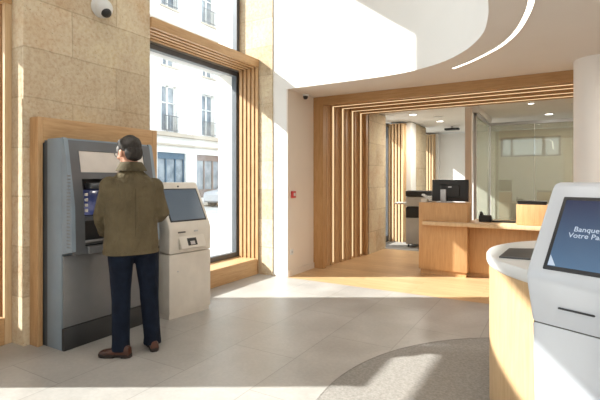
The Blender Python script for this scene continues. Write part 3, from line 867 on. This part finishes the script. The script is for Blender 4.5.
# --- clothes
bm = B()
loft(bm, [ring(.83, .215, .150, 0, -.0), ring(.90, .215, .150), ring(1.02, .205, .142), ring(1.12, .208, .140), ring(1.25, .210, .142), ring(1.33, .204, .138),
          ring(1.40, .180, .122, 0, -.005), ring(1.45, .135, .100, 0, -.005), ring(1.49, .095, .082, 0, .0), ring(1.535, .078, .074, 0, .006)])
for s_, e_, w_ in ((shL, elL, wrL), (shR, elR, wrR)):
    m1 = s_.lerp(e_, .5) + Vector((0, -.005, 0)); dd = (w_-e_).normalized()
    ellipsoid(bm, s_ + Vector((0, 0, -.01)), (.080, .080, .085))
    tube(bm, [s_ + Vector((0, 0, -.03)), m1, e_ + dd*-.01 + Vector((0,0,.01)), e_ + dd*.05, w_ - dd*.01], [.076, .066, .060, .055, .046], 16)
for k in range(3):   # soft folds round the elbows and the waist
    for e_, w_, s_ in ((elL, wrL, shL), (elR, wrR, shR)):
        q = e_.lerp(s_, .12+.17*k); ellipsoid(bm, q + Vector((.0, -.02, 0)), (.060-.0*k, .055, .018))
jk = finish(bm, 'jacket', 'jacket', man); remesh(jk, .009, 4)
bm = B()
R_ = []
for z, w, d_, dp in ((1.495, .122, .102, -.004), (1.53, .104, .094, .0), (1.560, .088, .085, .010), (1.568, .080, .079, .012), (1.562, .073, .072, .012), (1.51, .074, .072, .006)):
    R_.append(ring(z, w, d_, 0, dp))
loft(bm, R_, False); finish(bm, 'collar', 'jacket_dark', jk, True)
# hem band and back vent seam
bm = B(); R_ = [ring(z, w, d_) for z, w, d_ in ((.825, .214, .149), (.822, .219, .154), (.850, .220, .155), (.852, .215, .150))]
loft(bm, R_, False); finish(bm, 'hem', 'jacket', jk, True)
bm = B(); tube(bm, [bp(0, -.143-.0, z) for z in (.84, .95, 1.05, 1.2, 1.35)], .0025, 6); finish(bm, 'back_seam', 'jacket_dark', jk)
for w_, e_ in ((wrL, elL), (wrR, elR)):
    dd = (w_-e_).normalized(); bm = B(); tube(bm, [w_ - dd*.045, w_ - dd*.004], [.052, .050], 18); finish(bm, 'cuff', 'jacket', jk, True)
bm = B()
loft(bm, [ring(.80, .165, .125), ring(.90, .170, .128), ring(1.0, .16, .12)])
for a, b_, c_ in ((hipL, knL, anL), (hipR, knR, anR)):
    tube(bm, [a + Vector((0,0,-.02)), a.lerp(b_, .4), b_ + Vector((0, .0, .04)), b_ + Vector((0, .005, -.05)), b_.lerp(c_, .6), c_ + Vector((0, 0, .03)), c_ + Vector((0, 0, -.035))],
         [.108, .094, .078, .074, .070, .068, .074], 18)
jn = finish(bm, 'jeans', 'denim', man); remesh(jn, .009, 3)
# --- hair
bm = B()
ellipsoid(bm, hp(0, -.020, .036), (.088, .106, .094), hm, 32)
ellipsoid(bm, hp(0, -.060, -.018), (.076, .060, .078), hm, 32)
ellipsoid(bm, hp(0, .044, .080), (.062, .048, .042), hm, 24)
for v in list(bm.verts):
    q = hm.inverted() @ (v.co - headc)
    v.co += hm @ (Vector((math.sin(q.x*160), math.sin(q.y*150+1), math.sin(q.z*140+2)))*.0022)
# keep only the part above the ears / hairline
hair = finish(bm, 'hair', 'hair', man); remesh(hair, .004, 1)
for s in (-1,):
    bm = B(); ellipsoid(bm, hp(s*.068, .026, .018), (.014, .026, .034), hm, 20); finish(bm, 'temple_hair', 'hair_grey', hair, True)
# glasses
bm = B()
for s in (-1, 1):
    tube(bm, [hp(s*.078, .0, .004), hp(s*.076, .05, .005), hp(s*.064, .096, .004)], .0024, 8)
    tube(bm, [hp(s*.036 + .026*math.cos(a), .104-.006*abs(math.cos(a)), .0 + .019*math.sin(a)) for a in [2*PI*k/18 for k in range(19)]], .0022, 6)
tube(bm, [hp(-.010, .112, .004), hp(.010, .112, .004)], .0022, 6); finish(bm, 'glasses', 'black_plastic', man)
for s in (-1, 1):
    bm = B(); ellipsoid(bm, hp(s*.032, .088, .0), (.011, .008, .009), hm, 14); finish(bm, 'eye', 'eye_brown', man, True)
# --- shoes
def shoe(an, d, pitch=0):
    d = Vector((d[0], d[1], 0)).normalized(); sd = Vector((d.y, -d.x, 0))
    def P(l, w, z): return Vector((an.x, an.y, 0)) + d*l*.88 + sd*w*.95 + Vector((0, 0, z))
    secs = [(-.085, .022, .030, .050), (-.078, .034, .030, .085), (-.04, .038, .030, .105), (.0, .038, .030, .108), (.045, .040, .030, .092), (.09, .046, .030, .070),
            (.14, .049, .030, .058), (.18, .044, .030, .050), (.207, .030, .028, .040), (.215, .012, .028, .034)]
    n = 20; R_ = []
    for l, w, zb, zt in secs:
        rg = []
        for k in range(n):
            a = 2*PI*k/n; x = w*math.copysign(abs(math.cos(a))**.75, math.cos(a)); s_ = math.sin(a)
            z = (zb+.006 + (zt-zb-.006)*s_) if s_ > 0 else zb - .008*abs(s_)
            rg.append(P(l, x, z))
        R_.append(rg)
    bm = B(); loft(bm, R_); sh = finish(bm, 'shoe', 'leather', man, True)
    bm = B(); outl = []
    for l, w in ((-.092, 0), (-.085, .026), (-.06, .038), (0, .040), (.07, .044), (.13, .054), (.18, .049), (.208, .034), (.222, 0)): outl.append((l, w))
    full = outl + [(l, -w) for l, w in outl[-2:0:-1]]
    prism(bm, [P(l, w, .012) for l, w in full], (0, 0, .018), .003)
    hl = [(l, w) for l, w in full if l <= 0.0]
    prism(bm, [P(l, w, .0015) for l, w in ((-.088, -.02), (-.088, .02), (-.06, .036), (-.01, .038), (-.01, -.038), (-.06, -.036))], (0, 0, .012))
    prism(bm, [P(l, w, .0015) for l, w in ((.06, -.042), (.06, .042), (.13, .052), (.18, .047), (.205, .033), (.215, 0), (.205, -.033), (.18, -.047), (.13, -.052))], (0, 0, .012))
    finish(bm, 'sole', 'sole', sh)
    bm = B()
    for k in range(4): tube(bm, [P(.035+k*.016, -.017, .097-k*.008), P(.035+k*.016, 0, .104-k*.009), P(.035+k*.016, .017, .097-k*.008)], .0022, 6)
    finish(bm, 'laces', 'sole', sh)
shoe(anL + Vector((.015, -.02, 0)), (-.97, .10)); shoe(anR + Vector((.01, 0, 0)), (-.45, .89))

# ------------------------------------------------------------------ outside: street and facade
FX = -18.6
sbox('street', (-18.6, -30, -.16), (-4.75, 40, -.06), 'asphalt')
sbox('pavement', (-18.6, -10, -.06), (-17.0, 40, .02), 'facade_trim')
r = tag(empty('apartment_building', (FX, 22, 0)), 'bright pale stone apartment building across the street, seen through the tall window', 'building')
def fb(name, mat, y0, y1, z0, z1, x0=-.0, x1=.1, parent=None):
    return part(name, parent or r, mat, (x0, y0-22, z0), (x1, y1-22, z1))
HB = 15
wins = []
for k in range(-1, 4):
    yc = 17.45 + 3.15*k
    wins += [(yc, 1.15, 4.1, 6.68, 'tall'), (yc, 1.0, 7.75, 8.6, 'small'), (yc, 1.15, 11.0, 13.4, 'tall')]
shops = [(17.65, 2.1, .35, 2.95, 'b'), (20.75, 2.3, .35, 2.95, 'r'), (14.4, 2.1, .35, 2.95, 'r'), (24.0, 2.2, .35, 2.95, 'b')]
# wall built as strips around openings
yA, yB = 11.0, 33.0
bm = B()
holes = [(yc-w/2, yc+w/2, a, b_) for yc, w, a, b_, t in wins] + [(yc-w/2, yc+w/2, a, b_) for yc, w, a, b_, t in shops]
zs = sorted(set([0, HB] + [h[2] for h in holes] + [h[3] for h in holes]))
for za, zb in zip(zs, zs[1:]):
    row = sorted([(h[0], h[1]) for h in holes if h[2] <= za+1e-6 and h[3] >= zb-1e-6]); y = yA
    for a, b_ in row + [(yB, yB)]:
        if a > y: box(bm, (-.35, y-22, za), (0, a-22, zb))
        y = max(y, b_)
box(bm, (-6, yA-22, 0), (-.35, yB-22, HB)); finish(bm, 'facade_wall', 'facade', r)
fb('cornice', 'facade_trim', yA, yB, 3.84, 4.04, 0, .30); fb('ledge', 'facade_trim', yA, yB, 3.33, 3.43, 0, .16); fb('cornice', 'facade_trim', yA, yB, 9.9, 10.1, 0, .25)
wo = None
for yc, w, a, b_, t in wins:
    g = fb('window', 'facade_glass', yc-w/2, yc+w/2, a, b_, -.28, -.24)
    bm = B(); h = w/2; y = yc-22
    for lo, hi in (((y-h, a), (y-h+.08, b_)), ((y+h-.08, a), (y+h, b_)), ((y-.05, a), (y+.05, b_)), ((y-h, b_-.08), (y+h, b_)), ((y-h, a), (y+h, a+.08)), ((y-h, a+(b_-a)*.62), (y+h, a+(b_-a)*.62+.05))):
        box(bm, (-.24, lo[0], lo[1]), (-.18, hi[0], hi[1]))
    finish(bm, 'window_frame', 'facade', g)
    bm = B(); box(bm, (-.0, y-h-.12, a-.10), (.12, y+h+.12, a-.02)); finish(bm, 'sill', 'facade_trim', g)
    if t == 'tall':
        bm = B(); box(bm, (.10, y-h-.02, a+.85), (.13, y+h+.02, a+.89)); box(bm, (.10, y-h-.02, a+.08), (.13, y+h+.02, a+.11))
        k = 0
        while y-h+k*.12 <= y+h: box(bm, (.105, y-h+k*.12, a), (.125, y-h+k*.12+.018, a+.86)); k += 1
        finish(bm, 'balcony_railing', 'railing', g)
for yc, w, a, b_, t in shops:
    mt = 'shop_blue' if t == 'b' else 'shop_brown'
    g = fb('shop_window', 'facade_glass', yc-w/2, yc+w/2, a, b_, -.22, -.18)
    y = yc-22; h = w/2; bm = B()
    box(bm, (-.18, y-h, b_-.35), (-.10, y+h, b_)); box(bm, (-.18, y-h, a), (-.10, y+h, a+.5))
    for q in (-h, -h*.36, h*.3, h-.09): box(bm, (-.18, y+q, a+.5), (-.11, y+q+.09, b_-.35))
    finish(bm, 'shop_frame', mt, g)
# car
carp = Vector((-16.0, 20.3, -.06))
r = tag(empty('parked_car', carp), 'pale silver car parked in the bright street outside the window', 'car')
bm = B()
def csec(y, hw, z0, z1, zr, rw): return [(-hw, y, z0), (-hw, y, z1), (-rw, y, zr), (rw, y, zr), (hw, y, z1), (hw, y, z0)]
secs = [(-2.1, .78, .35, .62, .66, .6), (-1.95, .86, .25, .78, .84, .7), (-1.0, .88, .22, .90, .96, .72), (-.35, .88, .22, .92, 1.38, .58), (.6, .88, .22, .94, 1.46, .58), (1.5, .88, .22, .94, 1.30, .56), (1.95, .86, .25, .90, 1.0, .68), (2.1, .80, .35, .74, .78, .62)]
loft(bm, [csec(*s) for s in secs]); finish(bm, 'car_body', 'car_paint', r, True)
bm = B()
for sx in (-1, 1): box(bm, (sx*.80-.05, -.45, .98), (sx*.80+.03, 1.35, 1.25))
finish(bm, 'side_window', 'facade_glass', r)
for sx in (-1, 1):
    for yy in (-1.35, 1.35):
        bm = B(); lathe(bm, [(.31, -.1), (.31, .1)], (sx*.80, yy, .31), 24, 'X'); finish(bm, 'wheel', 'tyre', r)

# ------------------------------------------------------------------ atrium and low-ceiling fill lamps, added overhead out of frame
def area(name, loc, size, power, col=(1, .96, .90), rot=(0, 0, 0)):
    l = bpy.data.lights.new(name, 'AREA'); l.shape = 'DISK'; l.size = size; l.energy = power; l.color = col
    o = bpy.data.objects.new(name, l); COL.objects.link(o); o.location = loc; o.rotation_euler = rot; return o
lk = 0
for (x, y) in ((-2.2, -3.5), (-2.2, -.5), (-2.2, 2.6)):
    r = tag(empty('fill_pendant', (x, y, ZT)), 'unseen fill lamp added as a large round white pendant in the atrium', 'lamp', 'added fill pendants in the atrium')
    bm = B(); lathe(bm, [(.60, -.50), (.62, -.50), (.62, -.40), (.60, -.40)], n=48); finish(bm, 'shade', 'solid_white', r, True)
    bm = B(); tube(bm, [(0, 0, -.40), (0, 0, 0)], .01, 8); finish(bm, 'cord', 'grey_paint', r)
    area('fill_pendant_light', (x, y, ZT-.52), 1.15, 24)
for (x, y, w_) in ((1.6, 4.6, 35), (1.9, 1.0, 35), (1.0, -2.0, 45), (3.6, 3.0, 30), (3.6, -2.5, 30)):  # added fill lamps, unseen, to brighten the low-ceiling side
    r = tag(empty('fill_ceiling_spot', (x, y, ZC)), 'unseen round fill lamp added in the low ceiling', 'lamp', 'added fill lamps in the low ceiling')
    bm = B(); lathe(bm, [(.16, 0), (.16, -.012)], n=32); finish(bm, 'trim_ring', 'solid_white', r, True)
    area('fill_spot_light', (x, y, ZC-.02), .30, w_, (1, .93, .84))
for (x, y, w_) in ((-2.2, 9.6, 55), (.3, 9.2, 35), (.3, 11.7, 25), (2.4, 9.4, 30)):
    r = tag(empty('ceiling_panel', (x, y, ZC+.02)), 'round recessed lamp in the far room ceiling', 'lamp', 'lamps in the far room ceiling')
    bm = B(); lathe(bm, [(.10, 0), (.10, -.010)], n=32); finish(bm, 'trim_ring', 'solid_white', r, True)
    area('panel_light', (x, y, ZC-.0), .20, w_, (1, .93, .82))

# ------------------------------------------------------------------ sun, sky, camera
sun = bpy.data.lights.new('sun', 'SUN'); sun.energy = 12.5; sun.angle = math.radians(.7); sun.color = (1, .96, .90)
so = bpy.data.objects.new('sun', sun); COL.objects.link(so)
sd = Vector((.86, .51, -.655)).normalized(); so.rotation_euler = sd.to_track_quat('-Z', 'Y').to_euler()
w = bpy.data.worlds.new('sky'); S.world = w; w.use_nodes = True
bg = w.node_tree.nodes['Background']; bg.inputs[0].default_value = (.82, .91, 1.0, 1); bg.inputs[1].default_value = 2.7

cam = bpy.data.cameras.new('camera'); co = bpy.data.objects.new('camera', cam); COL.objects.link(co)
co.location = (0, 0, EYE); co.rotation_euler = (PI/2, 0, TH)
cam.sensor_width = 36; cam.lens = F/600*36; cam.shift_y = -20/600; cam.clip_start = .05; cam.clip_end = 200
S.camera = co
S.view_settings.view_transform = 'Standard'; S.view_settings.look = 'None'
S.view_settings.gamma = 1; S.view_settings.use_curve_mapping = False; S.view_settings.exposure = .12
try:
    S.cycles.max_bounces = 10; S.cycles.diffuse_bounces = 5; S.cycles.glossy_bounces = 4; S.cycles.transparent_max_bounces = 16
    S.cycles.sample_clamp_indirect = 6; S.cycles.use_denoising = True
except Exception: pass
